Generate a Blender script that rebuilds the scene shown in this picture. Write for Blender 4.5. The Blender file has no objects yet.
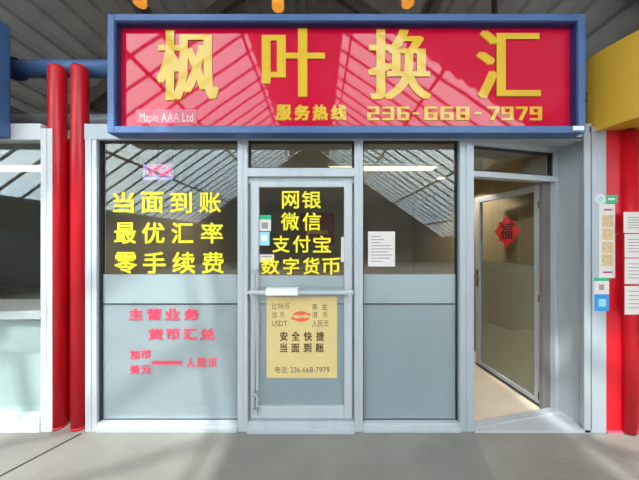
import bpy, bmesh, math, random
from mathutils import Vector, Matrix
random.seed(7)
scene = bpy.context.scene
COL = scene.collection

# ------------------------------------------------------------------ camera, world, sun, exposure
F, CX, CY = 270.0, 319.5, 240.0           # focal length in pixels of the 639x480 frame, principal point
CAM_Y, CAM_Z = -2.269, 1.613
cam_data = bpy.data.cameras.new('camera')
cam_data.sensor_width = 36.0
cam_data.lens = F / 639.0 * 36.0
cam_data.clip_start = 0.05
cam = bpy.data.objects.new('camera', cam_data)
COL.objects.link(cam)
cam.location = (0, CAM_Y, CAM_Z)
cam.rotation_euler = (math.radians(90), 0, 0)
scene.camera = cam

world = bpy.data.worlds.new('overcast_sky')
scene.world = world
world.use_nodes = True
wn = world.node_tree
bg = wn.nodes['Background']
tc = wn.nodes.new('ShaderNodeTexCoord')
nz = wn.nodes.new('ShaderNodeTexNoise'); nz.inputs['Scale'].default_value = 2.2
rp = wn.nodes.new('ShaderNodeValToRGB')
rp.color_ramp.elements[0].position = 0.35; rp.color_ramp.elements[0].color = (0.84, 0.92, 1.0, 1)
rp.color_ramp.elements[1].position = 0.65; rp.color_ramp.elements[1].color = (1.0, 0.98, 0.95, 1)
wn.links.new(tc.outputs['Generated'], nz.inputs['Vector'])
wn.links.new(nz.outputs['Fac'], rp.inputs['Fac'])
wn.links.new(rp.outputs['Color'], bg.inputs['Color'])
bg.inputs['Strength'].default_value = 3.2

sun_data = bpy.data.lights.new('sun', 'SUN')
sun_data.energy = 2.8
sun_data.angle = math.radians(1.0)
sun_data.color = (1.0, 0.95, 0.88)
sun = bpy.data.objects.new('sun', sun_data)
COL.objects.link(sun)
SUN_DIR = Vector((0.24, 1.0, -1.36)).normalized()      # the way the light travels
sun.rotation_euler = SUN_DIR.to_track_quat('-Z', 'Y').to_euler()
sun.location = (0, -8, 12)

vs = scene.view_settings
vs.view_transform = 'Standard'
vs.look = 'None'
vs.exposure = 1.22
vs.gamma = 1.0
vs.use_curve_mapping = False

# ------------------------------------------------------------------ pixel -> place at a known depth
def sc(y): return F / (y - CAM_Y)
def X(px, y=0.0): return (px - CX) / sc(y)
def Z(py, y=0.0): return CAM_Z + (CY - py) / sc(y)

# ------------------------------------------------------------------ materials
def lin(c):
    return tuple(((v / 255.0) / 12.92 if v / 255.0 <= 0.04045 else ((v / 255.0 + 0.055) / 1.055) ** 2.4) for v in c)

def mat(name, c, rough=0.5, metal=0.0, var=0.0, scale=8.0, bump=0.0, bscale=40.0, emit=0.0, ior=1.45, coat=0.0, stretch=None):
    m = bpy.data.materials.new(name); m.use_nodes = True
    nt = m.node_tree; p = nt.nodes['Principled BSDF']
    l = lin(c)
    p.inputs['Roughness'].default_value = rough
    p.inputs['Metallic'].default_value = metal
    p.inputs['IOR'].default_value = ior
    p.inputs['Coat Weight'].default_value = coat
    p.inputs['Coat Roughness'].default_value = 0.05
    t = nt.nodes.new('ShaderNodeTexCoord')
    mp = nt.nodes.new('ShaderNodeMapping')
    if stretch: mp.inputs['Scale'].default_value = stretch
    nt.links.new(t.outputs['Object'], mp.inputs['Vector'])
    n = nt.nodes.new('ShaderNodeTexNoise'); n.inputs['Scale'].default_value = scale; n.inputs['Detail'].default_value = 4
    nt.links.new(mp.outputs['Vector'], n.inputs['Vector'])
    r = nt.nodes.new('ShaderNodeValToRGB')
    r.color_ramp.elements[0].position = 0.3; r.color_ramp.elements[1].position = 0.7
    r.color_ramp.elements[0].color = tuple(v * (1 - var) for v in l) + (1,)
    r.color_ramp.elements[1].color = tuple(min(1, v * (1 + var)) for v in l) + (1,)
    nt.links.new(n.outputs['Fac'], r.inputs['Fac'])
    nt.links.new(r.outputs['Color'], p.inputs['Base Color'])
    if bump:
        b = nt.nodes.new('ShaderNodeBump'); b.inputs['Strength'].default_value = bump; b.inputs['Distance'].default_value = 0.02
        n2 = nt.nodes.new('ShaderNodeTexNoise'); n2.inputs['Scale'].default_value = bscale; n2.inputs['Detail'].default_value = 2
        nt.links.new(mp.outputs['Vector'], n2.inputs['Vector'])
        nt.links.new(n2.outputs['Fac'], b.inputs['Height'])
        nt.links.new(b.outputs['Normal'], p.inputs['Normal'])
    if emit:
        p.inputs['Emission Color'].default_value = l + (1,)
        p.inputs['Emission Strength'].default_value = emit
    return m

def glass_mat(name, tint=(1, 1, 1), refl=0.05, rough=0.0):
    m = bpy.data.materials.new(name); m.use_nodes = True
    nt = m.node_tree; nt.nodes.remove(nt.nodes['Principled BSDF'])
    out = nt.nodes['Material Output']
    tr = nt.nodes.new('ShaderNodeBsdfTransparent'); tr.inputs['Color'].default_value = tint + (1,)
    gl = nt.nodes.new('ShaderNodeBsdfGlossy'); gl.inputs['Roughness'].default_value = rough
    gl.inputs['Color'].default_value = (0.95, 1.0, 1.0, 1)
    lw = nt.nodes.new('ShaderNodeLayerWeight'); lw.inputs['Blend'].default_value = 0.5
    pw = nt.nodes.new('ShaderNodeMath'); pw.operation = 'POWER'; pw.inputs[1].default_value = 4.0
    nt.links.new(lw.outputs['Facing'], pw.inputs[0])
    ad = nt.nodes.new('ShaderNodeMath'); ad.operation = 'ADD'; ad.inputs[1].default_value = refl
    ad.use_clamp = True
    nt.links.new(pw.outputs[0], ad.inputs[0])
    mx = nt.nodes.new('ShaderNodeMixShader')
    nt.links.new(ad.outputs[0], mx.inputs['Fac'])
    nt.links.new(tr.outputs[0], mx.inputs[1]); nt.links.new(gl.outputs[0], mx.inputs[2])
    nt.links.new(mx.outputs[0], out.inputs['Surface'])
    return m

def film_mat(name, c, through=0.25):
    m = bpy.data.materials.new(name); m.use_nodes = True
    nt = m.node_tree; nt.nodes.remove(nt.nodes['Principled BSDF'])
    out = nt.nodes['Material Output']
    df = nt.nodes.new('ShaderNodeBsdfDiffuse'); tl = nt.nodes.new('ShaderNodeBsdfTranslucent')
    t = nt.nodes.new('ShaderNodeTexCoord'); n = nt.nodes.new('ShaderNodeTexNoise'); n.inputs['Scale'].default_value = 1.6
    r = nt.nodes.new('ShaderNodeValToRGB'); l = lin(c)
    r.color_ramp.elements[0].color = tuple(v * 0.93 for v in l) + (1,)
    r.color_ramp.elements[1].color = tuple(min(1, v * 1.07) for v in l) + (1,)
    nt.links.new(t.outputs['Object'], n.inputs['Vector']); nt.links.new(n.outputs['Fac'], r.inputs['Fac'])
    nt.links.new(r.outputs['Color'], df.inputs['Color']); nt.links.new(r.outputs['Color'], tl.inputs['Color'])
    mx = nt.nodes.new('ShaderNodeMixShader'); mx.inputs['Fac'].default_value = through
    nt.links.new(df.outputs[0], mx.inputs[1]); nt.links.new(tl.outputs[0], mx.inputs[2])
    nt.links.new(mx.outputs[0], out.inputs['Surface'])
    return m

M = {}
M['concrete'] = mat('concrete_floor', (132, 127, 120), 0.55, var=0.14, scale=2.2, bump=0.15, bscale=30)
M['alu'] = mat('pale_aluminium', (188, 191, 196), 0.42, metal=0.25, var=0.04, scale=3, stretch=(6, 6, 1))
M['alu_grey'] = mat('grey_aluminium', (172, 178, 184), 0.45, metal=0.25, var=0.05, scale=3, stretch=(6, 6, 1))
M['steel'] = mat('galvanised_steel', (168, 170, 174), 0.4, metal=0.3, var=0.12, scale=9)
M['gasket'] = mat('dark_rubber', (42, 42, 46), 0.6, var=0.1)
M['glass'] = glass_mat('window_glass', (0.93, 0.95, 0.94), 0.05)
M['sky_glass'] = glass_mat('roof_glass', (0.88, 0.93, 0.95), 0.03)
M['film'] = film_mat('frosted_film', (168, 175, 183), 0.12)
M['film_top'] = film_mat('pale_frosted_strip', (184, 191, 198), 0.12)
M['shop_white'] = mat('neighbour_white_frame', (206, 207, 210), 0.45, var=0.03)
M['film_olive'] = film_mat('warm_frosted_film', (206, 198, 172), 0.5)
M['film_white'] = film_mat('white_frosted_film', (200, 214, 212), 0.2)
M['blue'] = mat('blue_paint', (72, 104, 152), 0.35, var=0.06, scale=5)
M['blue_dark'] = mat('dark_blue_and_recess_shade', (38, 40, 92), 0.5, var=0.06)  # plain dark blue, also the painted shade inside the sign recess
M['sign_red'] = mat('red_acrylic', (204, 8, 54), 0.03, var=0.03, scale=2, bump=0.05, bscale=1.6, ior=1.5)
M['sign_yellow'] = mat('gold_yellow_lettering', (222, 180, 56), 0.06, var=0.05, scale=6)
M['yellow_vinyl'] = mat('lemon_yellow_vinyl', (240, 222, 30), 0.5, var=0.03)
M['red_vinyl'] = mat('pink_red_vinyl', (226, 62, 88), 0.5, var=0.06, scale=25)
M['red_paint'] = mat('red_paint', (198, 18, 34), 0.32, var=0.05, scale=4)
M['gold_fascia'] = mat('golden_yellow_paint', (208, 162, 54), 0.4, var=0.05, scale=2)
M['deck'] = mat('grey_metal_deck', (205, 200, 197), 0.6, var=0.12, scale=1.3)
M['deck_beam'] = mat('dark_steel_beam', (116, 110, 108), 0.55, var=0.12, scale=3)
M['hall_wall'] = mat('hall_wall_plaster', (108, 104, 100), 0.8, var=0.1, scale=1.0)
M['shop_wall'] = mat('shop_plaster_wall', (150, 138, 112), 0.8, var=0.06, scale=2)
M['back_wall'] = mat('dark_back_wall', (132, 118, 94), 0.8, var=0.1, scale=2)
M['wood'] = mat('tan_wood_panel', (152, 134, 100), 0.55, var=0.1, scale=3, stretch=(8, 8, 0.6))
M['beige_floor'] = mat('beige_vinyl_floor', (220, 204, 182), 0.4, var=0.05, scale=5)
M['shop_ceiling'] = mat('shop_ceiling_tile', (150, 148, 134), 0.8, var=0.03, scale=4)
M['white'] = mat('white_paint', (232, 234, 238), 0.45, var=0.02)
M['paper'] = mat('white_paper', (218, 209, 205), 0.7, var=0.03, scale=20)
M['paper_text'] = mat('grey_print', (150, 140, 142), 0.7, var=0.05)
M['gold_paper'] = mat('gold_poster_paper', (214, 188, 128), 0.6, var=0.05, scale=6)
M['dark_print'] = mat('dark_brown_print', (92, 66, 40), 0.7, var=0.05)
M['black'] = mat('black_panel', (30, 30, 36), 0.4, var=0.1)
M['green'] = mat('green_plastic', (36, 172, 122), 0.4, var=0.05)
M['sticker_blue'] = mat('blue_sticker', (48, 142, 206), 0.45, var=0.06, scale=30)
M['cyan'] = mat('pale_cyan_sticker', (150, 208, 222), 0.5, var=0.05)
M['tan_photo'] = mat('tan_printed_picture', (206, 180, 138), 0.6, var=0.2, scale=60)
M['knot_red'] = mat('red_paper_cut', (196, 22, 34), 0.6, var=0.05)
M['knot_dark'] = mat('dark_red_character', (66, 10, 14), 0.6, var=0.05)
M['logo_red'] = mat('orange_red_print', (224, 92, 70), 0.6, var=0.05)
M['logo_pale'] = mat('peach_print', (240, 172, 140), 0.6, var=0.05)
M['pink_led'] = mat('pink_led_tube', (255, 70, 130), 0.4, emit=0.45)
M['lilac_led'] = mat('lilac_led_tube', (150, 130, 255), 0.4, emit=0.4)
M['led_board'] = mat('clear_lilac_board', (112, 112, 138), 0.3, var=0.05)
M['lamp'] = mat('warm_lamp_diffuser', (255, 206, 150), 0.5, emit=1.6)
M['amber_lamp'] = mat('amber_lamp_glow', (255, 168, 62), 0.5, emit=0.3)
M['desk'] = mat('desk_laminate', (120, 92, 68), 0.5, var=0.1, scale=4)
M['poster_red'] = mat('dark_red_poster', (150, 28, 34), 0.5, var=0.06)
M['maple_plate'] = mat('pale_pink_plate', (206, 92, 110), 0.25, var=0.03)
M['pale_pink'] = mat('cream_pink_lettering', (246, 200, 200), 0.5, var=0.03)
M['chrome'] = mat('brushed_chrome', (205, 205, 208), 0.25, metal=0.9, var=0.03)

# ------------------------------------------------------------------ mesh helpers
class MB:
    def __init__(self): self.bm = bmesh.new()
    def box(self, x0, x1, y0, y1, z0, z1):
        v = [self.bm.verts.new(p) for p in ((x0,y0,z0),(x1,y0,z0),(x1,y1,z0),(x0,y1,z0),(x0,y0,z1),(x1,y0,z1),(x1,y1,z1),(x0,y1,z1))]
        for f in ((0,3,2,1),(4,5,6,7),(0,1,5,4),(1,2,6,5),(2,3,7,6),(3,0,4,7)):
            self.bm.faces.new([v[i] for i in f])
        return self
    def prism(self, pts, y0, y1):                 # polygon in x,z pushed from y0 to y1
        a = [self.bm.verts.new((p[0], y0, p[1])) for p in pts]
        b = [self.bm.verts.new((p[0], y1, p[1])) for p in pts]
        self.bm.faces.new(a); self.bm.faces.new(list(reversed(b)))
        n = len(pts)
        for i in range(n):
            j = (i + 1) % n
            self.bm.faces.new((a[j], a[i], b[i], b[j]))
        return self
    def plan(self, pts, z0, z1):                  # polygon in x,y pushed from z0 to z1
        a = [self.bm.verts.new((p[0], p[1], z0)) for p in pts]
        b = [self.bm.verts.new((p[0], p[1], z1)) for p in pts]
        self.bm.faces.new(list(reversed(a))); self.bm.faces.new(b)
        n = len(pts)
        for i in range(n):
            j = (i + 1) % n
            self.bm.faces.new((a[i], a[j], b[j], b[i]))
        return self
    def tube(self, p, q, r, n=20, dome=0.0):
        p, q = Vector(p), Vector(q); d = (q - p).normalized()
        u = d.orthogonal().normalized(); w = d.cross(u)
        rings = [(p, r), (q, r)]
        if dome:
            for k in (1, 2, 3):
                a = k * math.pi / 8
                rings.append((q + d * dome * math.sin(a), r * math.cos(a)))
        vr = []
        for c, rr in rings:
            vr.append([self.bm.verts.new(c + (u * math.cos(2*math.pi*i/n) + w * math.sin(2*math.pi*i/n)) * rr) for i in range(n)])
        for a, b in zip(vr, vr[1:]):
            for i in range(n):
                j = (i + 1) % n
                f = self.bm.faces.new((a[i], a[j], b[j], b[i])); f.smooth = True
        self.bm.faces.new(list(reversed(vr[0]))); self.bm.faces.new(vr[-1])
        return self
    def beam(self, p, q, w, h):                   # rectangular bar between two points
        p, q = Vector(p), Vector(q); d = (q - p).normalized()
        s = d.cross(Vector((0, 0, 1)))
        s = s.normalized() if s.length > 1e-4 else Vector((1, 0, 0))
        t = s.cross(d)
        vs_ = []
        for c in (p, q):
            for a, b in ((-1,-1),(1,-1),(1,1),(-1,1)):
                vs_.append(self.bm.verts.new(c + s * a * w / 2 + t * b * h / 2))
        for f in ((3,2,1,0),(4,5,6,7),(0,1,5,4),(1,2,6,5),(2,3,7,6),(3,0,4,7)):
            self.bm.faces.new([vs_[i] for i in f])
        return self
    def ring(self, x0, x1, z0, z1, y0, y1, w, wt=None, wb=None):     # rectangular frame
        wt = w if wt is None else wt; wb = w if wb is None else wb
        self.box(x0, x0+w, y0, y1, z0, z1); self.box(x1-w, x1, y0, y1, z0, z1)
        self.box(x0+w, x1-w, y0, y1, z1-wt, z1); self.box(x0+w, x1-w, y0, y1, z0, z0+wb)
        return self
    def build(self, name, m, parent=None, bevel=0.0, xf=None):
        bmesh.ops.recalc_face_normals(self.bm, faces=self.bm.faces)
        if xf is not None: bmesh.ops.transform(self.bm, matrix=xf, verts=self.bm.verts)
        me = bpy.data.meshes.new(name); self.bm.to_mesh(me); self.bm.free()
        o = bpy.data.objects.new(name, me); me.materials.append(m)
        COL.objects.link(o)
        if parent is not None:
            o.parent = parent
            o.matrix_parent_inverse = Matrix.Translation(parent.location).inverted()
        if bevel:
            b = o.modifiers.new('bevel', 'BEVEL'); b.width = bevel; b.segments = 2; b.limit_method = 'ANGLE'
        return o

def tag(o, label, cat, group=None, kind=None):
    o['label'] = label; o['category'] = cat
    if group: o['group'] = group
    if kind: o['kind'] = kind
    return o
def thing(name, label, cat, loc, group=None):
    o = bpy.data.objects.new(name, None); COL.objects.link(o)
    o.location = loc; o.empty_display_size = 0.1
    return tag(o, label, cat, group)
def struct(o, label=None, cat=None):
    o['kind'] = 'structure'
    if label: o['label'] = label
    if cat: o['category'] = cat
    return o
def struct_root(name, loc, label, cat):
    o = bpy.data.objects.new(name, None); COL.objects.link(o); o.location = loc; o.empty_display_size = 0.1
    return struct(o, label, cat)

_glyph = {}
def glyph(ch):
    if ch in _glyph: return _glyph[ch]
    c = bpy.data.curves.new('glyph', 'FONT'); c.body = ch; c.resolution_u = 3
    o = bpy.data.objects.new('glyph', c); COL.objects.link(o)
    bpy.context.view_layer.update()
    me = bpy.data.meshes.new_from_object(o.evaluated_get(bpy.context.evaluated_depsgraph_get()))
    vs_ = [(v.co.x, v.co.y) for v in me.vertices]; fs = [tuple(p.vertices) for p in me.polygons]
    bpy.data.objects.remove(o); bpy.data.curves.remove(c); bpy.data.meshes.remove(me)
    x0 = min(v[0] for v in vs_); x1 = max(v[0] for v in vs_); y0 = min(v[1] for v in vs_); y1 = max(v[1] for v in vs_)
    _glyph[ch] = ([((a - x0) / (x1 - x0), (b - y0) / (y1 - y0)) for a, b in vs_], fs, x1 - x0, y1 - y0, y0)
    return _glyph[ch]

def add_char(mb, ch, x0, x1, z0, z1, yb, d, hx=0.0, hz=0.0):
    """one character fitted into a box; hx, hz thicken its strokes; back at yb, front at yb - d"""
    vs_, fs = glyph(ch)[:2]
    bm = mb.bm
    offs = [(0, 0)]
    if hx or hz: offs = [(-hx, -hz), (hx, -hz), (-hx, hz), (hx, hz), (0, 0)]
    for k, (dx, dz) in enumerate(offs):
        yk = yb - d - k * 0.00006
        W, H = x1 - x0 - 2 * hx, z1 - z0 - 2 * hz
        fr = [bm.verts.new((x0 + hx + dx + a * W, yk, z0 + hz + dz + b * H)) for a, b in vs_]
        bk = [bm.verts.new((v.co.x, yb, v.co.z)) for v in fr]
        cnt = {}
        for f in fs:
            for i in range(len(f)):
                e = (f[i], f[(i + 1) % len(f)]); cnt[e] = cnt.get(e, 0) + 1
        for f in fs:
            try: bm.faces.new([fr[i] for i in f])
            except ValueError: pass
        for (a, b) in cnt:
            if (b, a) not in cnt:
                try: bm.faces.new((fr[b], fr[a], bk[a], bk[b]))
                except ValueError: pass
    return mb

def add_line(mb, text, x0, x1, z0, z1, yb, d, heavy=0.0):
    """a run of latin text or mixed text fitted to a box, keeping its letter widths"""
    adv, tot = [], 0.0
    H = z1 - z0
    for ch in text:
        if ch == ' ': adv.append(0.35)
        else:
            w = glyph(ch)[2]
            adv.append(w + 0.09)
        tot += adv[-1]
    k = (x1 - x0) / tot; x = x0
    for ch, a in zip(text, adv):
        if ch != ' ':
            w, h, yb0 = glyph(ch)[2:]
            full = 0.73 if ord(ch) < 256 else 0.92
            hh = min(1.0, h / full) * H
            zb = z0 + (yb0 if ord(ch) < 256 else yb0 + 0.08) / full * H
            add_char(mb, ch, x, x + w * k, zb, zb + hh, yb, d, heavy, heavy)
        x += a * k
    return mb

def lettering(name, label, cat, rows, yb, d, m, heavy, group=None):
    """rows = [(char, px0, px1, py0, py1)] seen on the plane yb; every character is a part"""
    r0 = rows[0]
    t = thing(name, label, cat, (X((rows[0][1] + rows[-1][2]) / 2, yb), yb, Z(r0[4], yb)), group)
    for ch, a, b, c, e in rows:
        mb = MB(); add_char(mb, ch, X(a, yb), X(b, yb), Z(e, yb), Z(c, yb), yb, d, heavy, heavy)
        mb.build('character', m, t)
    return t

# ================================================================== THE SETTING
HALL = 9.0
# concrete floor with a joint
mb = MB(); mb.box(-HALL, HALL, -17, 12, -0.2, 0.0)
struct(mb.build('floor', M['concrete']), 'grey concrete floor of the hall', 'floor')
mb = MB()
jx0, jx1 = X(70, -0.12), X(0, -0.58)
mb.beam((jx0, -0.02, 0.0008), (jx0 - (X(70,-0.02)-X(0,-0.37))*2.2, -0.02 - 0.35*2.2, 0.0008), 0.018, 0.0016)
struct(mb.build('trim_1', M['gasket']), 'dark joint line in the concrete floor', 'floor joint')

# hall roof: gable with the ridge running away from the facade, deck in front, glass behind
RX, RZ, SL = -0.7, 8.5, 0.7
def roof_z(x): return RZ - SL * abs(x - RX)
def deck(name, xa, xb, y0, y1, label):
    mb = MB(); bm = mb.bm
    n = max(2, int(abs(xb - xa) / 0.10)); prof = []
    for i in range(n + 1):
        x = xa + (xb - xa) * i / n
        prof.append((x, roof_z(x) + (0.07 if i % 3 == 0 else 0.0)))
    lo0 = [bm.verts.new((x, y0, z)) for x, z in prof]; lo1 = [bm.verts.new((x, y1, z)) for x, z in prof]
    hi0 = [bm.verts.new((x, y0, z + 0.14)) for x, z in prof]; hi1 = [bm.verts.new((x, y1, z + 0.14)) for x, z in prof]
    for i in range(n):
        bm.faces.new((lo0[i], lo0[i+1], lo1[i+1], lo1[i])); bm.faces.new((hi0[i], hi1[i], hi1[i+1], hi0[i+1]))
        bm.faces.new((lo0[i], hi0[i], hi0[i+1], lo0[i+1])); bm.faces.new((lo1[i], lo1[i+1], hi1[i+1], hi1[i]))
    bm.faces.new((lo0[0], lo1[0], hi1[0], hi0[0])); bm.faces.new((lo0[n], hi0[n], hi1[n], lo1[n]))
    return struct(mb.build(name, M['deck']), label, 'roof')
GL, GR, CAP = -3.6, -4.6, 1.38
deck('ceiling', RX, -HALL, GL, 12.0, 'grey ribbed metal roof deck sloping down on the left')
deck('ceiling', RX, HALL, GR, 12.0, 'grey ribbed metal roof deck sloping down on the right')
deck('ceiling', RX, RX - CAP, -17.0, GL, 'ribbed metal ridge strip between the roof glazing, left slope')
deck('ceiling', RX, RX + CAP, -17.0, GR, 'ribbed metal ridge strip between the roof glazing, right slope')
# steel under the deck
mb = MB()
for y in (1.2, 4.2, 7.2, 10.2):
    mb.beam((RX, y, RZ - 0.16), (-HALL, y, roof_z(-HALL) - 0.16), 0.14, 0.26)
    mb.beam((RX, y, RZ - 0.16), (HALL, y, roof_z(HALL) - 0.16), 0.14, 0.26)
for x in (-6.5, -3.6, 2.2, 5.1):
    mb.beam((x, GR, roof_z(x) - 0.1), (x, 12, roof_z(x) - 0.1), 0.1, 0.16)
for x in (2.2, 5.1, -3.6):
    for y in (1.2, 4.2, 7.2):
        mb.tube((x, y, roof_z(x) - 0.3), (x + 1.1, y + 1.6, roof_z(x + 1.1) - 0.22), 0.045, 10)
struct(mb.build('trim_2', M['deck_beam']), 'dark steel beams and purlins under the metal roof deck', 'roof beams')
# glazing bars and glass
mb = MB()
y = -16.8
while y < GL - 0.1:
    mb.beam((RX - CAP, y, roof_z(RX - CAP) + 0.02), (-HALL, y, roof_z(-HALL) + 0.02), 0.045, 0.06)
    if y < GR - 0.1: mb.beam((RX + CAP, y, roof_z(RX + CAP) + 0.02), (HALL, y, roof_z(HALL) + 0.02), 0.045, 0.06)
    y += 0.7
for x in (-2.2, -4.4, -6.6, 0.9, 3.1, 5.3, 7.5):
    mb.beam((x, -17, roof_z(x) - 0.05), (x, GL if x < 0 else GR, roof_z(x) - 0.02), 0.06, 0.08)
struct(mb.build('trim_3', M['deck_beam']), 'dark glazing bars of the roof light', 'roof bars')
for s, g in ((-1, GL), (1, GR)):
    mb = MB(); bm = mb.bm
    xa, xb = RX + s * CAP, s * HALL
    for k in (0,):
        pts = [(xa, -17, roof_z(xa) + 0.07), (xb, -17, roof_z(xb) + 0.07), (xb, g, roof_z(xb) + 0.07), (xa, g, roof_z(xa) + 0.07)]
        lo = [bm.verts.new(p) for p in pts]; hi = [bm.verts.new((p[0], p[1], p[2] + 0.012)) for p in pts]
        bm.faces.new(lo); bm.faces.new(list(reversed(hi)))
        for i in range(4):
            j = (i + 1) % 4; bm.faces.new((lo[j], lo[i], hi[i], hi[j]))
    struct(mb.build('window_%d' % (8 if s < 0 else 9), M['sky_glass']), 'sloping roof glazing behind the viewer on the %s' % ('left' if s < 0 else 'right'), 'roof window')
# hall walls
def gable(name, y0, y1, label):
    mb = MB(); mb.prism([(-HALL, 0), (HALL, 0), (HALL, roof_z(HALL)), (RX, RZ), (-HALL, roof_z(-HALL))], y0, y1)
    struct(mb.build(name, M['hall_wall']), label, 'wall')
gable('wall_back', 12.0, 12.2, 'grey end wall of the hall beyond the shops')
gable('wall_front', -17.2, -17.0, 'grey end wall of the hall behind the viewer')
mb = MB(); mb.box(-HALL - 0.2, -HALL, -17.2, 12.2, 0, roof_z(-HALL) + 0.2); struct(mb.build('wall_left', M['hall_wall']), 'grey side wall of the hall on the left', 'wall')
mb = MB(); mb.box(HALL, HALL + 0.2, -17.2, 12.2, 0, roof_z(HALL) + 0.2); struct(mb.build('wall_right', M['hall_wall']), 'grey side wall of the hall on the right', 'wall')

# ---------------- shop interior shell
SX0, SX1, SD, SH = -1.93, 2.24, 4.2, 2.50
mb = MB(); mb.plan([(SX0, 0.1), (1.30, 0.1), (1.34, 0.06), (2.235, 0.26), (SX1, SD), (SX0, SD)], 0.0, 0.012)
struct(mb.build('floor_shop', M['beige_floor']), 'beige floor inside the shop seen through the open door', 'floor')
mb = MB(); mb.box(SX0 - 0.06, SX1 + 0.06, 0.1, SD, SH, SH + 0.08)
struct(mb.build('ceiling_shop', M['shop_ceiling']), 'pale ceiling inside the shop', 'ceiling')
mb = MB(); mb.box(SX0 - 0.06, SX1 + 0.06, SD, SD + 0.1, 0.0, SH + 0.08)
struct(mb.build('wall_shop_back', M['back_wall']), 'dark back wall inside the shop', 'wall')
mb = MB(); mb.box(SX1, SX1 + 0.06, 0.28, SD, 0.0, SH)
struct(mb.build('wall_shop_right', M['wood']), 'tan wood panelled side wall inside the shop', 'wall')
mb = MB(); mb.box(SX0 - 0.06, SX0, 0.1, SD, 0.0, SH)
struct(mb.build('wall_shop_left', M['shop_wall']), 'side wall between the shop and its neighbour', 'wall')
# neighbour shell
mb = MB(); mb.box(-6.0, SX0 - 0.06, 0.1, SD, 0.0, 0.012); struct(mb.build('floor_neighbour', M['concrete']), 'floor of the neighbouring shop', 'floor')
mb = MB(); mb.box(-6.0, SX0 - 0.06, 0.1, SD, SH, SH + 0.08); struct(mb.build('ceiling_neighbour', M['shop_ceiling']), 'pale ceiling of the neighbouring shop', 'ceiling')
mb = MB(); mb.box(-6.0, SX0 - 0.06, SD, SD + 0.1, 0.0, SH + 0.08); struct(mb.build('wall_neighbour_back', M['shop_wall']), 'back wall of the neighbouring shop', 'wall')
mb = MB(); mb.box(-6.1, -6.0, 0.0, SD + 0.1, 0.0, SH + 0.08); struct(mb.build('wall_neighbour_left', M['shop_wall']), 'side wall of the neighbouring shop', 'wall')

# ---------------- facade framing
YF, YB = 0.0, 0.1
YG = 0.05                                  # outer face of the glass
top, hd = Z(133), Z(139.5)
mb = MB(); mb.box(X(84), X(592), YF, YB, hd, top + 0.08)
struct(mb.build('trim_4', M['alu_grey'], bevel=0.004), 'grey aluminium header above the shop windows', 'header')
def post(name, a, b, label, m='alu', z0=0.0, z1=None, y0=YF, y1=YB):
    mb = MB(); w = X(b) - X(a)
    z1 = hd if z1 is None else z1
    mb.box(X(a), X(b), y0, y1, z0, z1)
    mb.box(X(a) + w * 0.42, X(a) + w * 0.58, y0 - 0.006, y0 + 0.001, z0 + 0.02, z1)
    return struct(mb.build(name, M[m], bevel=0.003), label, 'mullion')
post('trim_5', 85, 96.5, 'pale aluminium post at the left end of the shop front')
post('trim_6', 237.5, 247.5, 'pale aluminium post between left window and middle door')
post('trim_7', 354.5, 363, 'pale aluminium post between middle door and right window')
post('trim_8', 460, 474, 'grey aluminium post between right window and open doorway', 'alu_grey')

FILM_TOP, SEAM, SILL_T = 274.5, 304.0, 421.5
def big_window(name, a, b, label):
    r = struct_root(name, (X((a + b) / 2), YG, 0.0), label, 'window')
    mb = MB()                                                    # sill and dark glazing beads
    mb.box(X(a), X(b), YF + 0.004, YB, 0.0, Z(SILL_T + 2)); mb.box(X(a), X(b), YF - 0.012, YB, 0.0, Z(427))
    struct(mb.build('sill', M['alu'], r, bevel=0.003))
    mb = MB(); zb = Z(SILL_T + 2); mb.box(X(a), X(a) + 0.010, YG - 0.022, YG + 0.028, zb, hd); mb.box(X(b) - 0.010, X(b), YG - 0.012, YG + 0.028, zb, hd)
    mb.box(X(a) + 0.010, X(b) - 0.010, YG - 0.022, YG + 0.028, hd - 0.010, hd); mb.box(X(a) + 0.010, X(b) - 0.010, YG - 0.003, YG + 0.02, zb, zb + 0.004)
    struct(mb.build('glazing_bead', M['gasket'], r))
    x0, x1 = X(a) + 0.010, X(b) - 0.010
    mb = MB(); mb.box(x0, x1, YG, YG + 0.006, Z(SILL_T + 2) + 0.004, hd - 0.010)
    struct(mb.build('pane', M['glass'], r))
    mb = MB()
    mb.box(x0, x1, YG + 0.0065, YG + 0.008, Z(SEAM - 0.5, YG), Z(FILM_TOP, YG))
    struct(mb.build('film_strip', M['film_top'], r)); mb = MB()
    mb.box(x0, x1, YG + 0.0065, YG + 0.008, Z(SILL_T + 2) + 0.004, Z(SEAM + 0.5, YG))
    struct(mb.build('frosted_film', M['film'], r))
    mb = MB(); mb.box(x0, x1, YG - 0.001, YG - 0.0002, Z(SEAM + 0.55, YG), Z(SEAM - 0.55, YG))
    struct(mb.build('film_seam', M['gasket'], r))
    return r
big_window('window_1', 96.5, 237.5, 'left shop window with clear top and frosted lower half')
big_window('window_2', 363, 460, 'right shop window with clear top and frosted lower half')

# transom over the middle door
r = struct_root('window_3', (X(301), YG, Z(172)), 'small clear transom window above the middle door', 'window')
mb = MB(); mb.box(X(247.5), X(354.5), YF - 0.004, YB, Z(176.5), Z(168)); struct(mb.build('transom_bar', M['alu'], r, bevel=0.003))
mb = MB(); mb.ring(X(247.5), X(354.5), Z(168), hd, YG - 0.02, YG + 0.02, 0.014); struct(mb.build('glazing_bead', M['gasket'], r))
mb = MB(); mb.box(X(247.5) + 0.014, X(354.5) - 0.014, YG, YG + 0.006, Z(168) + 0.014, hd - 0.014); struct(mb.build('pane', M['glass'], r))

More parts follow.
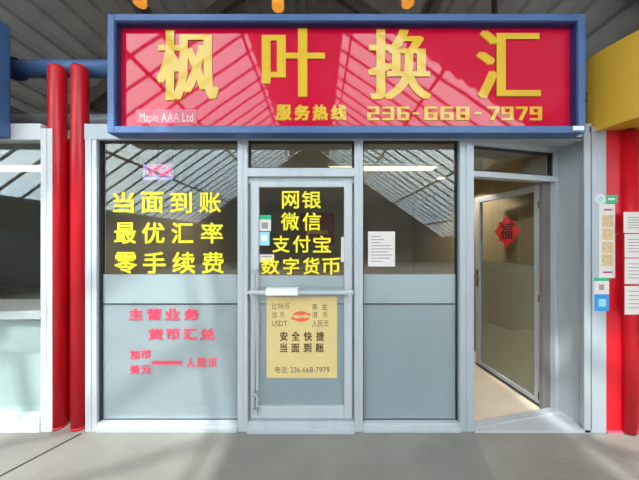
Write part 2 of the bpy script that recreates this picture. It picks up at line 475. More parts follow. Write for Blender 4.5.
# middle door
dr = struct_root('door_1', (X(301), 0.04, 0.0), 'closed aluminium and glass door in the middle of the shop front', 'door')
D0, D1 = 0.022, 0.066
dl, drx = X(250), X(352.5)
mb = MB(); mb.box(X(247.5), X(354.5), 0.03, 0.1, Z(183), Z(176.5)); mb.box(X(247.5), dl + 0.004, 0.055, 0.1, 0.03, Z(183)); mb.box(drx - 0.004, X(354.5), 0.055, 0.1, 0.03, Z(183))
struct(mb.build('door_frame', M['alu_grey'], dr))
mb = MB(); mb.box(X(247.5), X(354.5), -0.03, 0.1, 0.0, Z(427)); mb.box(X(247.5), X(354.5), -0.008, 0.1, 0.0, Z(421.5))
struct(mb.build('threshold', M['alu'], dr, bevel=0.004))
db, dt = Z(420.5), Z(181)
mb = MB(); mb.ring(dl, drx, db, dt, D0, D1, X(259) - X(251), wt=Z(179.5) - Z(185), wb=Z(409) - Z(421))
struct(mb.build('leaf_frame', M['alu'], dr, bevel=0.004))
gx0, gx1 = dl + X(259) - X(251), drx - (X(259) - X(251))
gz0, gz1 = db + Z(409) - Z(421), dt - (Z(179.5) - Z(185))
mb = MB(); mb.box(gx0, gx1, 0.042, 0.048, gz0, gz1); struct(mb.build('pane', M['glass'], dr))
mb = MB(); mb.box(gx0, gx1, 0.0485, 0.05, gz0, Z(SEAM + .5, .045)); struct(mb.build('frosted_film', M['film'], dr))
mb = MB(); mb.box(gx0, gx1, 0.0485, 0.05, Z(SEAM - .5, .045), Z(275.5, .045)); struct(mb.build('film_strip', M['film_top'], dr))
mb = MB(); mb.box(X(249), X(353), -0.055, -0.03, Z(294, -.04), Z(290.5, -.04))
for a in (253, 349): mb.box(X(a) - 0.015, X(a) + 0.015, -0.045, D0, Z(296), Z(289))
pb = struct(mb.build('push_bar', M['alu'], dr, bevel=0.004))
mb = MB(); mb.box(X(266, -.05), X(298, -.05), -0.07, D0, Z(295.5, -.06), Z(288.5, -.06)); struct(mb.build('latch_box', M['white'], pb, bevel=0.006))
mb = MB(); mb.tube((X(255.5), -0.012, Z(411)), (X(255.5), -0.012, Z(270)), 0.008, 12)
for zz in (411, 394, 290, 271): mb.box(X(253), X(258), -0.02, D0 + 0.001, Z(zz + 2), Z(zz - 2))
struct(mb.build('bolt_rod', M['steel'], dr))

# ---------------- slanted entrance with the open door on the right
A, B = Vector((1.302, 0.03)), Vector((2.235, 0.25))
ex = (B - A).normalized(); L = (B - A).length
XF = Matrix(((ex.x, -ex.y, 0, A.x), (ex.y, ex.x, 0, A.y), (0, 0, 1, 0), (0, 0, 0, 1)))
def upx(px):                               # distance along the slanted front at which a pixel column meets it
    k = (px - CX) / F
    return (k * (A.y - CAM_Y) - A.x) / (ex.x - k * ex.y)
TB0, TB1, TT = 2.155, 2.205, 2.425
r = struct_root('window_4', (1.77, 0.14, TB0), 'slanted clear transom window above the open door', 'window')
mb = MB(); mb.box(0, L, 0.0, 0.08, TB0, TB1); mb.box(0, L, 0.0, 0.08, TT, SH + 0.08); mb.box(L - 0.05, L, 0.0, 0.08, TB1, TT)
struct(mb.build('transom_bar', M['alu'], r, bevel=0.003, xf=XF))
mb = MB(); mb.ring(0.0, L - 0.05, TB1, TT, 0.02, 0.06, 0.014); struct(mb.build('glazing_bead', M['gasket'], r, xf=XF))
mb = MB(); mb.box(0.014, L - 0.064, 0.037, 0.043, TB1 + 0.014, TT - 0.014); struct(mb.build('pane', M['glass'], r, xf=XF))

r = struct_root('door_2', (1.77, 0.14, 0.0), 'glass shop door standing open inwards on the right', 'door')
mb = MB(); mb.box(upx(555.5), L, 0.0, 0.08, 0.0, TB0); 
struct(MB().box(upx(548), upx(555.5), 0.045, 0.08, 0.0, TB0).build('gap_shade_strip', M['deck_beam'], r, xf=XF))  # dark strip painted in for the shaded gap between leaf and jamb
struct(mb.build('door_jamb', M['alu'], r, bevel=0.003, xf=XF))
mb = MB(); mb.plan([(1.302, -0.012), (2.272, -0.012), (2.25, 0.27), (2.2, 0.27), (1.302, 0.1)], 0.0, 0.022)
mb.beam((A.x, A.y + 0.01, 0.026), (B.x, B.y + 0.01, 0.026), 0.07, 0.012)
struct(mb.build('threshold', M['alu'], r))
# the leaf: hinge side near the jamb, free end inside
H0, H1 = Vector((2.122, 0.300)), Vector((2.03, 1.20))
e2 = (H1 - H0).normalized(); LL = (H1 - H0).length
LX = Matrix(((e2.x, e2.y, 0, H0.x), (e2.y, -e2.x, 0, H0.y), (0, 0, 1, 0), (0, 0, 0, 1)))   # +v points into the shop side (+x)
lz0, lz1 = 0.025, TB0 - 0.01
mb = MB(); mb.ring(0, LL, lz0, lz1, -0.022, 0.022, 0.07, wt=0.06, wb=0.06)
struct(mb.build('leaf_frame', M['alu_grey'], r, bevel=0.004, xf=LX))
mb = MB(); mb.box(0.07, LL - 0.07, -0.003, 0.003, lz0 + 0.06, lz1 - 0.06); struct(mb.build('pane', M['glass'], r, xf=LX))
mb = MB(); mb.box(0.07, LL - 0.07, 0.0035, 0.005, lz0 + 0.06, 1.36); struct(mb.build('frosted_film', M['film_olive'], r, xf=LX))
mb = MB(); mb.box(0.0, LL, -0.026, -0.0225, lz0, lz0 + 0.02); struct(mb.build('door_sweep', M['gasket'], r, xf=LX))
mb = MB(); mb.box(LL - 0.055, LL - 0.012, -0.032, -0.022, 1.02, 1.24); mb.tube((LL - 0.034, -0.022, 1.15), (LL - 0.034, -0.08, 1.15), 0.011, 12); mb.tube((LL - 0.024, -0.075, 1.15), (LL - 0.15, -0.075, 1.15), 0.011, 12, 0.01)
struct(mb.build('lever_handle', M['chrome'], r, xf=LX))
for zz in (0.12, 1.05, 1.95):
    mb = MB(); mb.tube((-0.012, -0.02, zz - 0.055), (-0.012, -0.02, zz + 0.055), 0.012, 12); mb.box(-0.012, 0.022, -0.026, -0.0225, zz - 0.035, zz + 0.035)
    struct(mb.build('hinge', M['gasket'] if zz < 0.5 else M['chrome'], r, xf=LX))
# soffit, return panel, corner post and flat panel to the right of the entrance
mb = MB(); mb.box(X(474), X(592), 0.0, 0.3, hd + 0.005, hd + 0.02); struct(mb.build('ceiling_porch', M['alu_grey']), 'grey soffit over the slanted entrance', 'soffit')
mb = MB(); mb.plan([(2.235, 0.25), (2.262, 0.004), (2.30, 0.004), (2.30, 0.3), (2.235, 0.3)], 0.0, hd + 0.005)
for k in (0.07,): mb.plan([(2.2605 - 0.11 * (k - 0.004), k), (2.2605 - 0.11 * (k + 0.008), k + 0.012), (2.2555 - 0.11 * (k + 0.008), k + 0.012), (2.2555 - 0.11 * (k - 0.004), k)], 0.03, hd)
struct(mb.build('trim_9', M['alu_grey']), 'grey panelled return beside the open door', 'panel')
mb = MB(); mb.box(X(583), X(589.5), -0.012, 0.0035, 0.0, top); struct(mb.build('trim_10', M['alu_grey'], bevel=0.003), 'narrow pale corner post right of the entrance', 'post')
mb = MB(); mb.box(X(589.5), X(590.6), -0.004, 0.05, 0.0, top + .05); struct(mb.build('trim_11', M['gasket']), 'dark joint right of the entrance', 'joint')
mb = MB(); mb.box(X(590.6), X(605), -0.012, 0.1, 0.0, top + .05); struct(mb.build('wall_pier', M['alu_grey'], bevel=0.003), 'flat grey panel between the entrance and the red column', 'panel')

# neighbour front
nz1 = Z(133)
mb = MB(); mb.box(X(40.5), X(52), YF, YB, 0.0, nz1 + 0.04); mb.box(X(45.5), X(47), YF - 0.005, YF, 0.02, nz1 + .03)
struct(mb.build('trim_12', M['shop_white'], bevel=0.003), 'white post at the right end of the neighbouring shop front', 'mullion')
mb = MB(); mb.box(-6.0, X(40.5), YF, YB, Z(139.5), nz1 + 0.08); struct(mb.build('trim_13', M['shop_white']), 'pale header above the neighbouring shop window', 'header')
r = struct_root('window_5', (-3.2, YG, 0.0), 'neighbouring shop window left of the red posts', 'window')
mb = MB(); mb.box(-6.0, X(40.5), YF - 0.01, YB, 0.0, Z(415)); struct(mb.build('sill', M['shop_white'], r, bevel=0.003))
mb = MB(); mb.box(-6.0, X(40.5), YG, YG + 0.006, Z(415), Z(139.5)); struct(mb.build('pane', M['glass'], r))
mb = MB(); mb.box(-6.0, X(40.5), YG + 0.0065, YG + 0.008, Z(415), Z(356)); struct(mb.build('frosted_film', M['film_white'], r))

# red columns' infill
mb = MB(); mb.box(X(52.2), X(84.8), 0.1305, 0.16, 0.0, Z(136)); struct(mb.build('wall_infill', M['red_paint']), 'red infill panel behind the two red posts', 'panel')

# ================================================================== THINGS
# ---------------- blue pipe and red posts
PY, PR = 0.2, 8.0 / sc(0.2)
pz = Z(69, PY)
t = thing('pipe_rail', 'long round blue pipe running between the two blue sign boxes', 'pipe', ((X(12) + X(108)) / 2, PY, pz))
mb = MB(); mb.tube((-3.4, PY, pz), (-1.2, PY, pz), PR, 28); mb.build('pipe', M['blue'], t)
mb = MB(); mb.tube((X(13,PY), PY, pz), (X(18,PY), PY, pz), PR + 0.022, 28); mb.build('end_collar', M['blue_dark'], t)
for px, lab in ((57.5, 'red round post nearer the neighbouring shop window'), (80, 'red round post beside the large left shop window')):
    py_, pr_ = 0.066, 0.0635
    x = X(px, py_); zt = Z(70, py_)
    t = thing('post', lab, 'post', (x, py_, 0), 'pair of red posts under the blue pipe')
    mb = MB(); mb.tube((x, py_, 0.02), (x, py_, zt), pr_, 28, 0.045); mb.build('shaft', M['red_paint'], t)
    mb = MB(); mb.tube((x, py_, 0.0), (x, py_, 0.02), pr_ + 0.001, 28); mb.build('foot_ring', M['red_paint'], t)
# galvanised pipe on top of the shops, behind the posts
t = thing('duct_pipe', 'grey galvanised pipe lying on the shop roof behind the red posts', 'pipe', (-2.4, 0.5, 2.6))
gz = Z(122, 0.5)
mb = MB(); mb.tube((-4.6, 0.5, gz), (-1.0, 0.5, gz), 0.075, 20); mb.build('pipe', M['steel'], t)
for x in (-2.62, -1.86):
    mb = MB(); mb.tube((x - 0.03, 0.5, gz), (x + 0.03, 0.5, gz), 0.09, 20); mb.box(x - 0.03, x + 0.03, 0.46, 0.54, SH + 0.08, gz - 0.06); mb.build('bracket', M['steel'], t)

# ---------------- the shop sign
YS = -0.15
sx0, sx1, sz0, sz1 = X(107, YS), X(586, YS), Z(132.8, YS), Z(13.5, YS)
sg = thing('shop_sign', 'wide red shop sign in a blue frame with large gold Chinese characters', 'sign', ((sx0 + sx1) / 2, -0.002, sz0))
mb = MB(); mb.ring(sx0, sx1, sz0, sz1, YS, -0.02, 7 / sc(YS)); mb.box(sx0 + 0.01, sx1 - 0.01, -0.02, -0.002, sz0 + 0.01, sz1 - 0.01)
mb.build('frame', M['blue'], sg, bevel=0.006)
iw = 7 / sc(YS)
mb = MB(); mb.ring(sx0 + iw, sx1 - iw, sz0 + iw, sz1 - iw, -0.128, -0.062, 0.008); mb.build('recess_shade_ring', M['blue_dark'], sg)  # dark ring puts the shade of the sign recess into its colour
YFACE = -0.08
mb = MB(); mb.box(sx0 + iw + 0.008, sx1 - iw - 0.008, YFACE, -0.066, sz0 + iw + 0.008, sz1 - iw - 0.008); mb.build('face_panel', M['sign_red'], sg)
for ch, a, b, c, e in (('枫', 157, 219, 31, 101), ('叶', 262, 325, 29, 97), ('换', 368, 431, 30, 100), ('汇', 476, 540, 31, 99)):
    mb = MB(); add_char(mb, ch, X(a, YFACE), X(b, YFACE), Z(e, YFACE), Z(c, YFACE), YFACE, 0.008, 0.017, 0.0015); mb.build('large_character', M['sign_yellow'], sg)
mb = MB()
for i, ch in enumerate('服务热线'):
    a = 276 + i * 18.3; add_char(mb, ch, X(a, YFACE), X(a + 15.5, YFACE), Z(120.5, YFACE), Z(105, YFACE), YFACE, 0.006, 0.006, 0.004)
mb.build('hotline_characters', M['sign_yellow'], sg)
# block numerals
SEG = {'2': 'abged', '3': 'abgcd', '6': 'afgedc', '8': 'abcdefg', '9': 'abcdfg', '7': 'a', '0': 'abcdef'}
def numeral(mb, ch, a, b, c, e, yb, d):
    x0, x1, z0, z1 = X(a, yb), X(b, yb), Z(e, yb), Z(c, yb)
    w, h = x1 - x0, z1 - z0; t_ = w * 0.30; tz = h * 0.15; zm = (z0 + z1) / 2
    if ch == '-':
        mb.box(x0, x1, yb - d, yb, zm - tz / 2, zm + tz / 2); return
    up1, lo0 = z1 - tz, z0 + (tz if 'd' in SEG[ch] else 0)
    R = {'a': (x0, x1, z1 - tz, z1), 'd': (x0, x1, z0, z0 + tz), 'g': (x0, x1, zm - tz / 2, zm + tz / 2),
         'f': (x0, x0 + t_, zm + tz / 2, up1), 'e': (x0, x0 + t_, lo0, zm - tz / 2), 'b': (x1 - t_, x1, zm + tz / 2, up1), 'c': (x1 - t_, x1, lo0, zm - tz / 2)}
    for s in SEG[ch]:
        q = R[s]; mb.box(q[0], q[1], yb - d, yb, q[2], q[3])
    if ch == '7':
        mb.prism([(x1 - t_ * 1.0, z1 - tz), (x1, z1 - tz), (x1, z1 - tz * 1.3), (x0 + w * .55, z0), (x0 + w * .2, z0)], yb - d, yb)
for ch, a, b in (('2', 367, 379), ('3', 382, 394), ('6', 397, 409), ('-', 412.5, 419), ('6', 424, 437), ('6', 440, 453), ('8', 456, 469), ('-', 474, 481),
                 ('7', 487, 499), ('9', 501, 513), ('7', 515.5, 527), ('9', 529.5, 541.5)):
    mb = MB(); numeral(mb, ch, a, b, 107, 120.5, YFACE, 0.006)
    mb.build('dash' if ch == '-' else 'numeral', M['sign_yellow'], sg)
pl = MB().box(X(136, YFACE), X(197, YFACE), YFACE - 0.003, YFACE, Z(123.6, YFACE), Z(109.5, YFACE)).build('name_plate', M['maple_plate'], sg)
mb = MB(); add_line(mb, 'Maple AAA Ltd', X(140, YFACE), X(194, YFACE), Z(121.5, YFACE), Z(112.5, YFACE), YFACE - 0.003, 0.0012); mb.build('plate_lettering', M['pale_pink'], pl)
MB().box(X(573, YS), X(584, YS), YS - 0.002, YS + 0.001, Z(130.3, YS), Z(126, YS)).build('maker_label', M['white'], sg)
# small pale labels tucked under the sign
for a, b in ((241.5, 246.5), (249, 259)):
    tag(MB().box(X(a), X(b), -0.007, -0.0045 + 0.0045, Z(137.5), Z(134.6)).build('header_label', M['white']),
        'tiny white label on the grey header, %s' % ('the shorter one above the post' if a < 245 else 'the longer one above the transom'), 'label', 'tiny labels on the header')

# ---------------- neighbouring sign box
nx1 = X(12, -0.002)
t = thing('shop_sign', 'blue framed sign box of the neighbouring shop at the picture edge', 'sign', (nx1 - 1.0, -0.002, sz0))
mb = MB(); mb.ring(nx1 - 2.2, nx1, sz0, sz1, YS, -0.02, 0.10); mb.box(nx1 - 2.19, nx1 - 0.01, -0.02, -0.002, sz0 + .01, sz1 - .01); mb.build('frame', M['blue'], t, bevel=0.006)
MB().box(nx1 - 2.1, nx1 - 0.1, -0.09, -0.06, sz0 + 0.1, sz1 - 0.1).build('face_panel', M['blue_dark'], t)

# ---------------- golden drum fascia and red column on the right
cx_, cy_, R_ = 3.2, 0.05, 0.9
fz0, fz1 = 2.52, 3.165
t = thing('canopy', 'golden yellow curved canopy drum above the red column', 'canopy', (cx_, cy_, fz0))
def arc(r, n=48): return [(cx_ - r * math.cos(math.pi * i / n), cy_ - r * math.sin(math.pi * i / n)) for i in range(n + 1)]
mb = MB(); bm = mb.bm
oa, ia = arc(R_), arc(R_ - 0.02)
ov0 = [bm.verts.new((p[0], p[1], fz0)) for p in oa]; ov1 = [bm.verts.new((p[0], p[1], fz1)) for p in oa]
iv0 = [bm.verts.new((p[0], p[1], fz0)) for p in ia]; iv1 = [bm.verts.new((p[0], p[1], fz1)) for p in ia]
for i in range(48):
    for q in ((ov0[i], ov0[i+1], ov1[i+1], ov1[i]), (iv0[i], iv1[i], iv1[i+1], iv0[i+1]), (ov1[i], ov1[i+1], iv1[i+1], iv1[i]), (ov0[i], iv0[i], iv0[i+1], ov0[i+1])):
        f = bm.faces.new(q)
for f in bm.faces: f.smooth = False
mb.build('curved_face', M['gold_fascia'], t)
mb = MB(); mb.plan([p for p in arc(R_ - 0.021)], fz0 + 0.012, fz0 + 0.03); mb.build('underside', M['gold_fascia'], t)
mb = MB(); mb.plan([p for p in arc(R_ - 0.021)], fz1 - 0.04, fz1 - 0.02); mb.build('top_plate', M['deck_beam'], t)

t = thing('column', 'broad red column with a round rib under the golden canopy', 'column', (2.8, 0.0, 0.0))
mb = MB(); mb.box(X(605.2), 3.9, -0.012, 0.12, 0.0, fz0 + 0.012); mb.build('flat_panel', M['red_paint'], t, bevel=0.004)
tx = X(628, -0.012)
mb = MB(); mb.tube((tx, -0.012, 0.02), (tx, -0.012, fz0), 0.055, 24); mb.build('round_rib', M['red_paint'], t)
mb = MB(); mb.box(X(605.2), X(637), -0.02, -0.0125, 0.0, 0.02); mb.build('base_strip', M['maple_plate'], t)

# ---------------- lettering on the glass
YV = YG - 0.0005
def row(chars, spans, c, e): return [(ch, a, b, c, e) for ch, (a, b) in zip(chars, spans)]
lettering('window_lettering', 'top row of four large yellow characters on the left window', 'lettering',
          row('当面到账', ((113, 134), (141, 163.5), (170, 192), (199, 221)), 192, 213), YV, 0.001, M['yellow_vinyl'], 0.003, 'yellow rows on the left window')
lettering('window_lettering', 'middle row of four large yellow characters on the left window', 'lettering',
          row('最优汇率', ((114.5, 136), (142, 164.5), (171.5, 193), (201, 223)), 222.5, 243.5), YV, 0.001, M['yellow_vinyl'], 0.003, 'yellow rows on the left window')
lettering('window_lettering', 'bottom yellow row on the left window, just above the frosted part', 'lettering',
          row('零手续费', ((114.5, 137), (143, 165.5), (172.5, 195), (202, 224)), 252, 273.5), YV, 0.001, M['yellow_vinyl'], 0.003, 'yellow rows on the left window')
YD = 0.0415
G2 = 'yellow rows on the middle door'
lettering('door_lettering', 'topmost yellow two-character row on the middle door glass', 'lettering', row('网银', ((282, 299), (302, 321)), 191, 208.5), YD, 0.001, M['yellow_vinyl'], 0.0022, G2)
lettering('door_lettering', 'second yellow row of two characters on the middle door glass', 'lettering', row('微信', ((281, 299), (302.5, 321)), 212.5, 230.5), YD, 0.001, M['yellow_vinyl'], 0.0022, G2)
lettering('door_lettering', 'yellow three-character row on the middle door glass', 'lettering', row('支付宝', ((272.5, 289.5), (293, 310.5), (313, 331)), 235.5, 252.5), YD, 0.001, M['yellow_vinyl'], 0.0022, G2)
lettering('door_lettering', 'yellow four-character row lowest on the middle door glass', 'lettering', row('数字货币', ((261, 279.5), (283, 299), (303, 319.5), (322, 340.5)), 257.5, 274.5), YD, 0.001, M['yellow_vinyl'], 0.0022, G2)
G3 = 'red rows on the frosted left window'
lettering('film_lettering', 'red row of four characters highest on the frosted left window', 'lettering', row('主营业务', ((129, 143), (147, 161), (165, 180), (184, 199)), 308.5, 320), YV, 0.001, M['red_vinyl'], 0.004, G3)
lettering('film_lettering', 'indented red second row on the frosted left window', 'lettering', row('货币汇兑', ((148, 163), (166, 180), (183, 197), (200, 215)), 328.5, 340), YV, 0.001, M['red_vinyl'], 0.004, G3)
lettering('film_lettering', 'small red pair of characters at left, above the red dash end', 'lettering', row('加币', ((130, 139.5), (141, 151)), 350, 359), YV, 0.001, M['red_vinyl'], 0.002, G3)
lettering('film_lettering', 'lowest small red pair of characters on the frosted left window', 'lettering', row('美元', ((130, 139.5), (141, 151)), 365, 374), YV, 0.001, M['red_vinyl'], 0.002, G3)
t = lettering('film_lettering', 'small red three-character row with a long red dash before it', 'lettering', row('人民币', ((186, 195), (197, 206), (208, 217)), 358, 367.5), YV, 0.001, M['red_vinyl'], 0.002, G3)
MB().box(X(152, YV), X(182, YV), YV - 0.001, YV, Z(364.5, YV), Z(361, YV)).build('dash', M['red_vinyl'], t)

# ---------------- gold poster on the middle door
yp = 0.0415
t = thing('poster', 'gold paper poster with a red arrow emblem hanging on the middle door', 'poster', (X(302, yp), yp, Z(378, yp)))
MB().box(X(266.5, yp), X(337, yp), yp - 0.0015, yp, Z(378, yp), Z(296.5, yp)).build('sheet', M['gold_paper'], t)
ye = yp - 0.0015
def printed(name, items, m, heavy=0.0, parent=t):
    mb = MB()
    for s, a, b, c, e in items: add_line(mb, s, X(a, ye), X(b, ye), Z(e, ye), Z(c, ye), ye, 0.0006, heavy)
    return mb.build(name, m, parent)
printed('left_print', [('比特币', 272, 290, 303, 309.5), ('加 币', 272, 285, 311.5, 318), ('USDT', 272, 288, 320.5, 326)], M['dark_print'])
printed('right_print', [('美  金', 312, 328, 303.5, 310), ('港  币', 312, 328, 311.5, 318), ('人民币', 312, 329, 320, 327)], M['dark_print'])
printed('headline', [('安 全 快 捷', 280, 325, 331.5, 341), ('当 面 到 账', 280, 325, 343, 352.5)], M['dark_print'], 0.0022)
printed('caption_print', [('电话:', 275, 288.5, 366.5, 373)], M['dark_print'])
printed('digits_print', [('236-668-7979', 290.5, 330, 366.8, 372.5)], M['dark_print'])
def swoosh(mb, flip):
    c0 = (X(301, ye), Z(316.5, ye)); s = 1 if not flip else -1
    out, inn = [], []
    for i in range(13):
        a = math.radians(20 + i * 12.5)
        w = 0.85 * math.sin(math.pi * (i + 1) / 14.0)
        out.append((c0[0] + s * math.cos(a) * 0.072, c0[1] + s * (math.sin(a) * 0.042 + 0.003)))
        inn.append((c0[0] + s * math.cos(a) * 0.072 * (1 - w * 0.6), c0[1] + s * (math.sin(a) * 0.042 * (1 - w) + 0.003)))
    mb.prism(out + inn[::-1], ye - 0.0008, ye)
    hx, hz = out[0]
    mb.prism([(hx - s * 0.012, hz + s * 0.012), (hx + s * 0.022, hz + s * 0.004), (hx - s * 0.004, hz - s * 0.022)], ye - 0.0009, ye)
mb = MB(); swoosh(mb, False); mb.build('emblem_arrow', M['logo_red'], t)
mb = MB(); swoosh(mb, True); mb.build('emblem_arrow', M['logo_red'], t)

# ---------------- small notices and stickers on the middle door and right window
t = thing('notice', 'white printed notice taped inside the right window', 'notice', (X(381.5, YV), YV, Z(266, YV)))
MB().box(X(368, YV), X(395, YV), YV - 0.001, YV, Z(266.5, YV), Z(231.5, YV)).build('sheet', M['paper'], t)
mb = MB(); yy = YV - 0.001
for i, w in enumerate((10, 13, 9, 20, 22, 17, 21, 19, 12)):
    z = 236 + i * 3.1; mb.box(X(371, yy), X(371 + w, yy), yy - 0.0005, yy, Z(z + 0.9, yy), Z(z, yy))
mb.build('print', M['paper_text'], t)
def sticker(name, label, cat, a, b, c, e, m, yb, group=None):
    t = thing(name, label, cat, (X((a + b) / 2, yb), yb, Z(e, yb)), group)
    MB().box(X(a, yb), X(b, yb), yb - 0.001, yb, Z(e, yb), Z(c, yb)).build('sheet', M[m], t)
    return t
def patch(name, t, a, b, c, e, m, yb): return MB().box(X(a, yb), X(b, yb), yb - 0.0006, yb, Z(e, yb), Z(c, yb)).build(name, M[m], t)
GS = 'stickers on the middle door glass'
t = sticker('sticker', 'white sticker with a green top beside the door lettering', 'sticker', 258.5, 271, 215, 231, 'paper', YD, GS)
patch('green_band', t, 258.5, 271, 215, 219.5, 'green', YD - 0.001); patch('print', t, 261.5, 268, 222.5, 228.5, 'paper_text', YD - 0.001)
t = sticker('sticker', 'pale cyan square sticker below the green topped one', 'sticker', 259, 269.5, 232, 245.5, 'cyan', YD, GS)
patch('print', t, 261.5, 267, 235, 240.5, 'white', YD - 0.001)
t = sticker('sticker', 'white sticker half hidden behind the lowest yellow row', 'sticker', 259.5, 274, 254.5, 262.5, 'paper', YD + 0.0004, GS)
patch('print', t, 261, 272, 256, 257.2, 'paper_text', YD - 0.0006)
tag(MB().box(X(341, YD), X(344.8, YD), YD - 0.001, YD, Z(262, YD), Z(237, YD)).build('sticker', M['paper']), 'narrow upright white strip near the right edge of the door glass', 'sticker', GS)

# ---------------- notices on the grey panel and red column
YR = -0.0125
t = sticker('picture_strip', 'tall white strip with four tan pictures beside the red column', 'notice', 599, 615, 204, 278, 'paper', YR)
for c, e in ((215, 227), (228.5, 240), (242, 253), (254, 266)): patch('picture', t, 602, 613, c, e, 'tan_photo', YR - 0.001)
patch('header_print', t, 604, 612, 209, 210.5, 'poster_red', YR - 0.001); patch('footer_print', t, 603, 612, 271.5, 273, 'poster_red', YR - 0.001)
t = thing('badge', 'round white badge at the top of the picture strip', 'badge', (X(600.5, YR), YR, Z(204, YR)))
MB().tube((X(600, YR), YR, Z(199, YR)), (X(600, YR), YR - 0.004, Z(199, YR)), 0.044, 24).build('disc', M['paper'], t)
MB().tube((X(600, YR), YR - 0.004, Z(199, YR)), (X(600, YR), YR - 0.006, Z(199, YR)), 0.022, 20).build('inner_disc', M['cyan'], t)
t = sticker('sticker', 'small bright green tag on the red column beside the round badge', 'sticker', 606, 617.5, 195, 203, 'green', YR)
patch('print', t, 608, 615, 198, 200, 'paper', YR - 0.001)
t = sticker('sticker', 'small white sticker with green top under the tall picture strip', 'sticker', 594, 609, 277.8, 294, 'paper', YR - 0.0012)
patch('green_band', t, 594, 609, 277.8, 281, 'green', YR - 0.0022); patch('print', t, 599, 604, 284.5, 290, 'paper_text', YR - 0.0022)
t = sticker('sticker', 'bright blue sticker with a pale square, lowest on the grey panel', 'sticker', 594.5, 609, 294.3, 311, 'sticker_blue', YR)
patch('pale_square', t, 598.5, 606, 299, 306.5, 'cyan', YR - 0.001)
YT = -0.0675
for k, (c, e, lab) in enumerate(((212, 233, 'topmost white sheet of the notice column on the red rib'), (234, 257.5, 'second white sheet from the top on the red rib'),
                                 (258.5, 284, 'third white sheet from the top on the red rib'), (286, 314.5, 'lowest white sheet of the notice column on the red rib'))):
    t = sticker('notice', lab, 'notice', 624.5 - (k == 0), 645, c, e, 'paper', YT, 'white sheets on the red column')
    mb = MB()
    for j in range(5):
        z = c + 5 + j * (e - c - 8) / 5; mb.box(X(628, YT), X(643 - 3 * (j % 2), YT), YT - 0.0015, YT - 0.001, Z(z + 0.8, YT), Z(z, YT))
    mb.build('print', M['paper_text'], t)

# ---------------- red paper diamond on the open door
ud = 0.43
t = thing('paper_cut', 'red diamond paper cut with a dark character on the open door glass', 'decoration', tuple(H0 + e2 * ud) + (1.55,))
mb = MB(); c0 = 1.71; rr = 0.18
mb.prism([(ud, c0 - rr), (ud + rr, c0), (ud, c0 + rr), (ud - rr, c0)], -0.0045, -0.0035)
for k in range(4):
    a = math.pi / 4 + k * math.pi / 2
    mb.box(ud + math.cos(a) * rr * .62 - .03, ud + math.cos(a) * rr * .62 + .03, -0.0045, -0.0035, c0 + math.sin(a) * rr * .62 - .03, c0 + math.sin(a) * rr * .62 + .03)
sheet = mb.build('sheet', M['knot_red'], t, xf=LX)
mb = MB(); add_char(mb, '福', -ud - 0.085, -ud + 0.085, c0 - 0.09, c0 + 0.09, -0.0045, 0.0008, 0.005, 0.003)
mb.build('character', M['knot_dark'], t, xf=LX @ Matrix.Diagonal((-1, 1, 1, 1)))

# ---------------- open LED sign inside the left window
yl = 0.22
t = thing('led_sign', 'small lit pink and lilac open sign hanging inside the left window', 'sign', (X(158, yl), yl, Z(180, yl)))
MB().box(X(143, yl), X(174, yl), yl, yl + 0.02, Z(180.5, yl), Z(163, yl)).build('board', M['led_board'], t, bevel=0.005)
mb = MB()
for i, ch in enumerate('OPEN'):
    a = 146.5 + i * 6.4; add_char(mb, ch, X(a, yl), X(a + 5.3, yl), Z(175.5, yl), Z(165, yl), yl, 0.004, 0.001, 0.001)
mb.build('lettering', M['pink_led'], t)
mb = MB(); mb.box(X(145, yl), X(172, yl), yl - 0.006, yl, Z(179.6, yl), Z(177.4, yl)); mb.box(X(143.6, yl), X(144.8, yl), yl - 0.006, yl, Z(179.6, yl), Z(164, yl)); mb.build('border_tube', M['lilac_led'], t)
for a in (157, 172):
    MB().tube((X(a, yl), yl + 0.01, Z(163, yl)), (X(a, yl), yl + 0.01, SH), 0.003, 8).build('wire', M['gasket'], t)

# ---------------- shop interior things
t = thing('ceiling_light', 'long warm light panel on the ceiling behind the right window', 'light', (0.75, 0.98, SH))
mb = MB(); mb.box(0.10, 1.40, 0.86, 0.88, SH - 0.03, SH); mb.box(0.10, 1.40, 1.08, 1.10, SH - 0.03, SH); mb.box(0.10, 0.12, 0.88, 1.08, SH - 0.03, SH); mb.box(1.38, 1.40, 0.88, 1.08, SH - 0.03, SH); mb.build('frame', M['white'], t)
MB().box(0.12, 1.38, 0.88, 1.08, SH - 0.02, SH).build('diffuser', M['lamp'], t)
for x, y, lab in ((1.72, 1.55, 'small round fill light added in the shop ceiling beyond the open door'), (-0.9, 1.6, 'small round fill light added in the shop ceiling behind the left window')):  # unseen round lights, added to brighten the shop floor and interior
    t = thing('added_downlight', lab, 'light', (x, y, SH), 'added round fill lights in the shop ceiling')
    MB().tube((x, y, SH - 0.015), (x, y, SH), 0.07, 24).build('trim_ring', M['white'], t)
    MB().tube((x, y, SH - 0.02), (x, y, SH - 0.015), 0.05, 24).build('diffuser', M['lamp'], t)
    ld = bpy.data.lights.new('added_downlight_glow', 'SPOT'); ld.energy = 40 if x > 0 else 22; ld.spot_size = 2.4; ld.shadow_soft_size = 0.05; ld.color = (1.0, 0.93, 0.83)
    lo = bpy.data.objects.new('added_downlight_glow', ld); COL.objects.link(lo); lo.location = (x, y, SH - 0.03); lo.parent = t
    lo.matrix_parent_inverse = Matrix.Translation(t.location).inverted()
t = thing('service_desk', 'brown service desk standing inside the shop behind the glass', 'desk', (-0.6, 2.4, 0.012))
MB().box(-1.6, 0.5, 2.15, 2.75, 1.02, 1.06).build('worktop', M['desk'], t, bevel=0.005)
MB().box(-1.55, 0.45, 2.2, 2.24, 0.012, 1.02).build('front_panel', M['desk'], t)
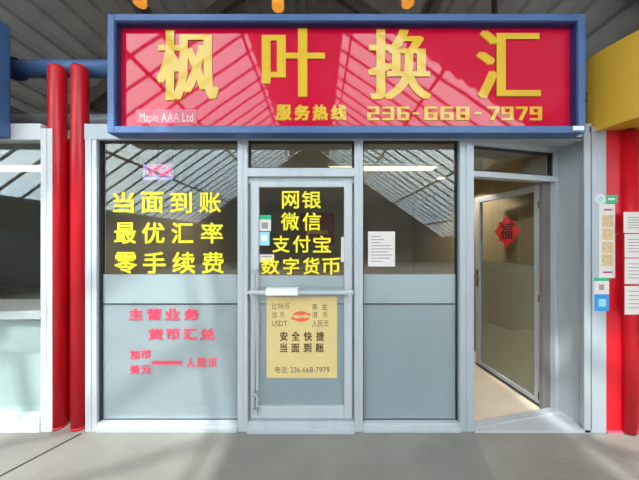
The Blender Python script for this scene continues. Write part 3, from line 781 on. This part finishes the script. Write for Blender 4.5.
for x in (-1.55, 0.41): MB().box(x, x + 0.04, 2.24, 2.7, 0.012, 1.02).build('side_panel', M['desk'], t)
t = thing('wall_poster', 'dark red poster on the back wall seen through the middle door', 'poster', (0.0, SD - 0.004, 1.55))
MB().box(-0.45, 0.35, SD - 0.006, SD - 0.0005, 1.5, 2.25).build('sheet', M['poster_red'], t)
MB().box(-0.3, 0.2, SD - 0.007, SD - 0.006, 1.75, 1.85).build('print', M['sign_yellow'], t)
# neighbour interior things
t = thing('counter', 'white counter inside the neighbouring shop window', 'counter', (-3.3, 0.6, 0.012))
MB().box(-5.0, -2.30, 0.35, 0.9, 0.84, 0.92).build('worktop', M['shop_white'], t, bevel=0.006)
MB().box(-4.95, -2.36, 0.42, 0.86, 0.012, 0.84).build('body', M['film_white'], t)
t = thing('wall_screen', 'wide black panel above the counter in the neighbouring shop', 'screen', (-3.6, 1.4, 0.012))
MB().box(-5.6, -2.35, 1.5, 1.56, 0.95, 1.72).build('panel', M['black'], t)
for x in (-5.2, -2.6): MB().box(x, x + 0.06, 1.5, 1.56, 0.012, 0.95).build('leg', M['black'], t)
t = thing('ceiling_light', 'flat light panel on the ceiling of the neighbouring shop', 'light', (-3.0, 1.1, SH))
MB().box(-4.2, -2.7, 0.95, 1.15, SH - 0.02, SH).build('diffuser', M['lamp'], t)

# conduit across the hall that carries the lamps
mb = MB(); mb.tube((RX - 3.62, 2.2, 5.95), (RX + 3.62, 2.2, 5.95), 0.03, 12)
struct(mb.build('trim_14', M['deck_beam']), 'thin dark conduit across the hall roof carrying amber lamps', 'conduit')
# ---------------- amber lamps hanging from the hall roof above the sign
for px, lab in ((140, 'amber hall lamp above the first gold character'), (278, 'amber hall lamp above the second gold character'), (408, 'amber hall lamp above the third gold character')):
    yl_ = 2.2; x = X(px, yl_); z = Z(8 if px == 278 else 4, yl_)
    t = thing('hall_lamp', lab, 'lamp', (x, yl_, z), 'amber lamps under the hall roof')
    MB().tube((x, yl_, z), (x, yl_, z + 0.1), 0.10, 20, 0.07).build('shade', M['amber_lamp'], t)
    MB().tube((x, yl_, z + 0.1), (x, yl_, 5.93), 0.02, 8).build('stem', M['deck_beam'], t)
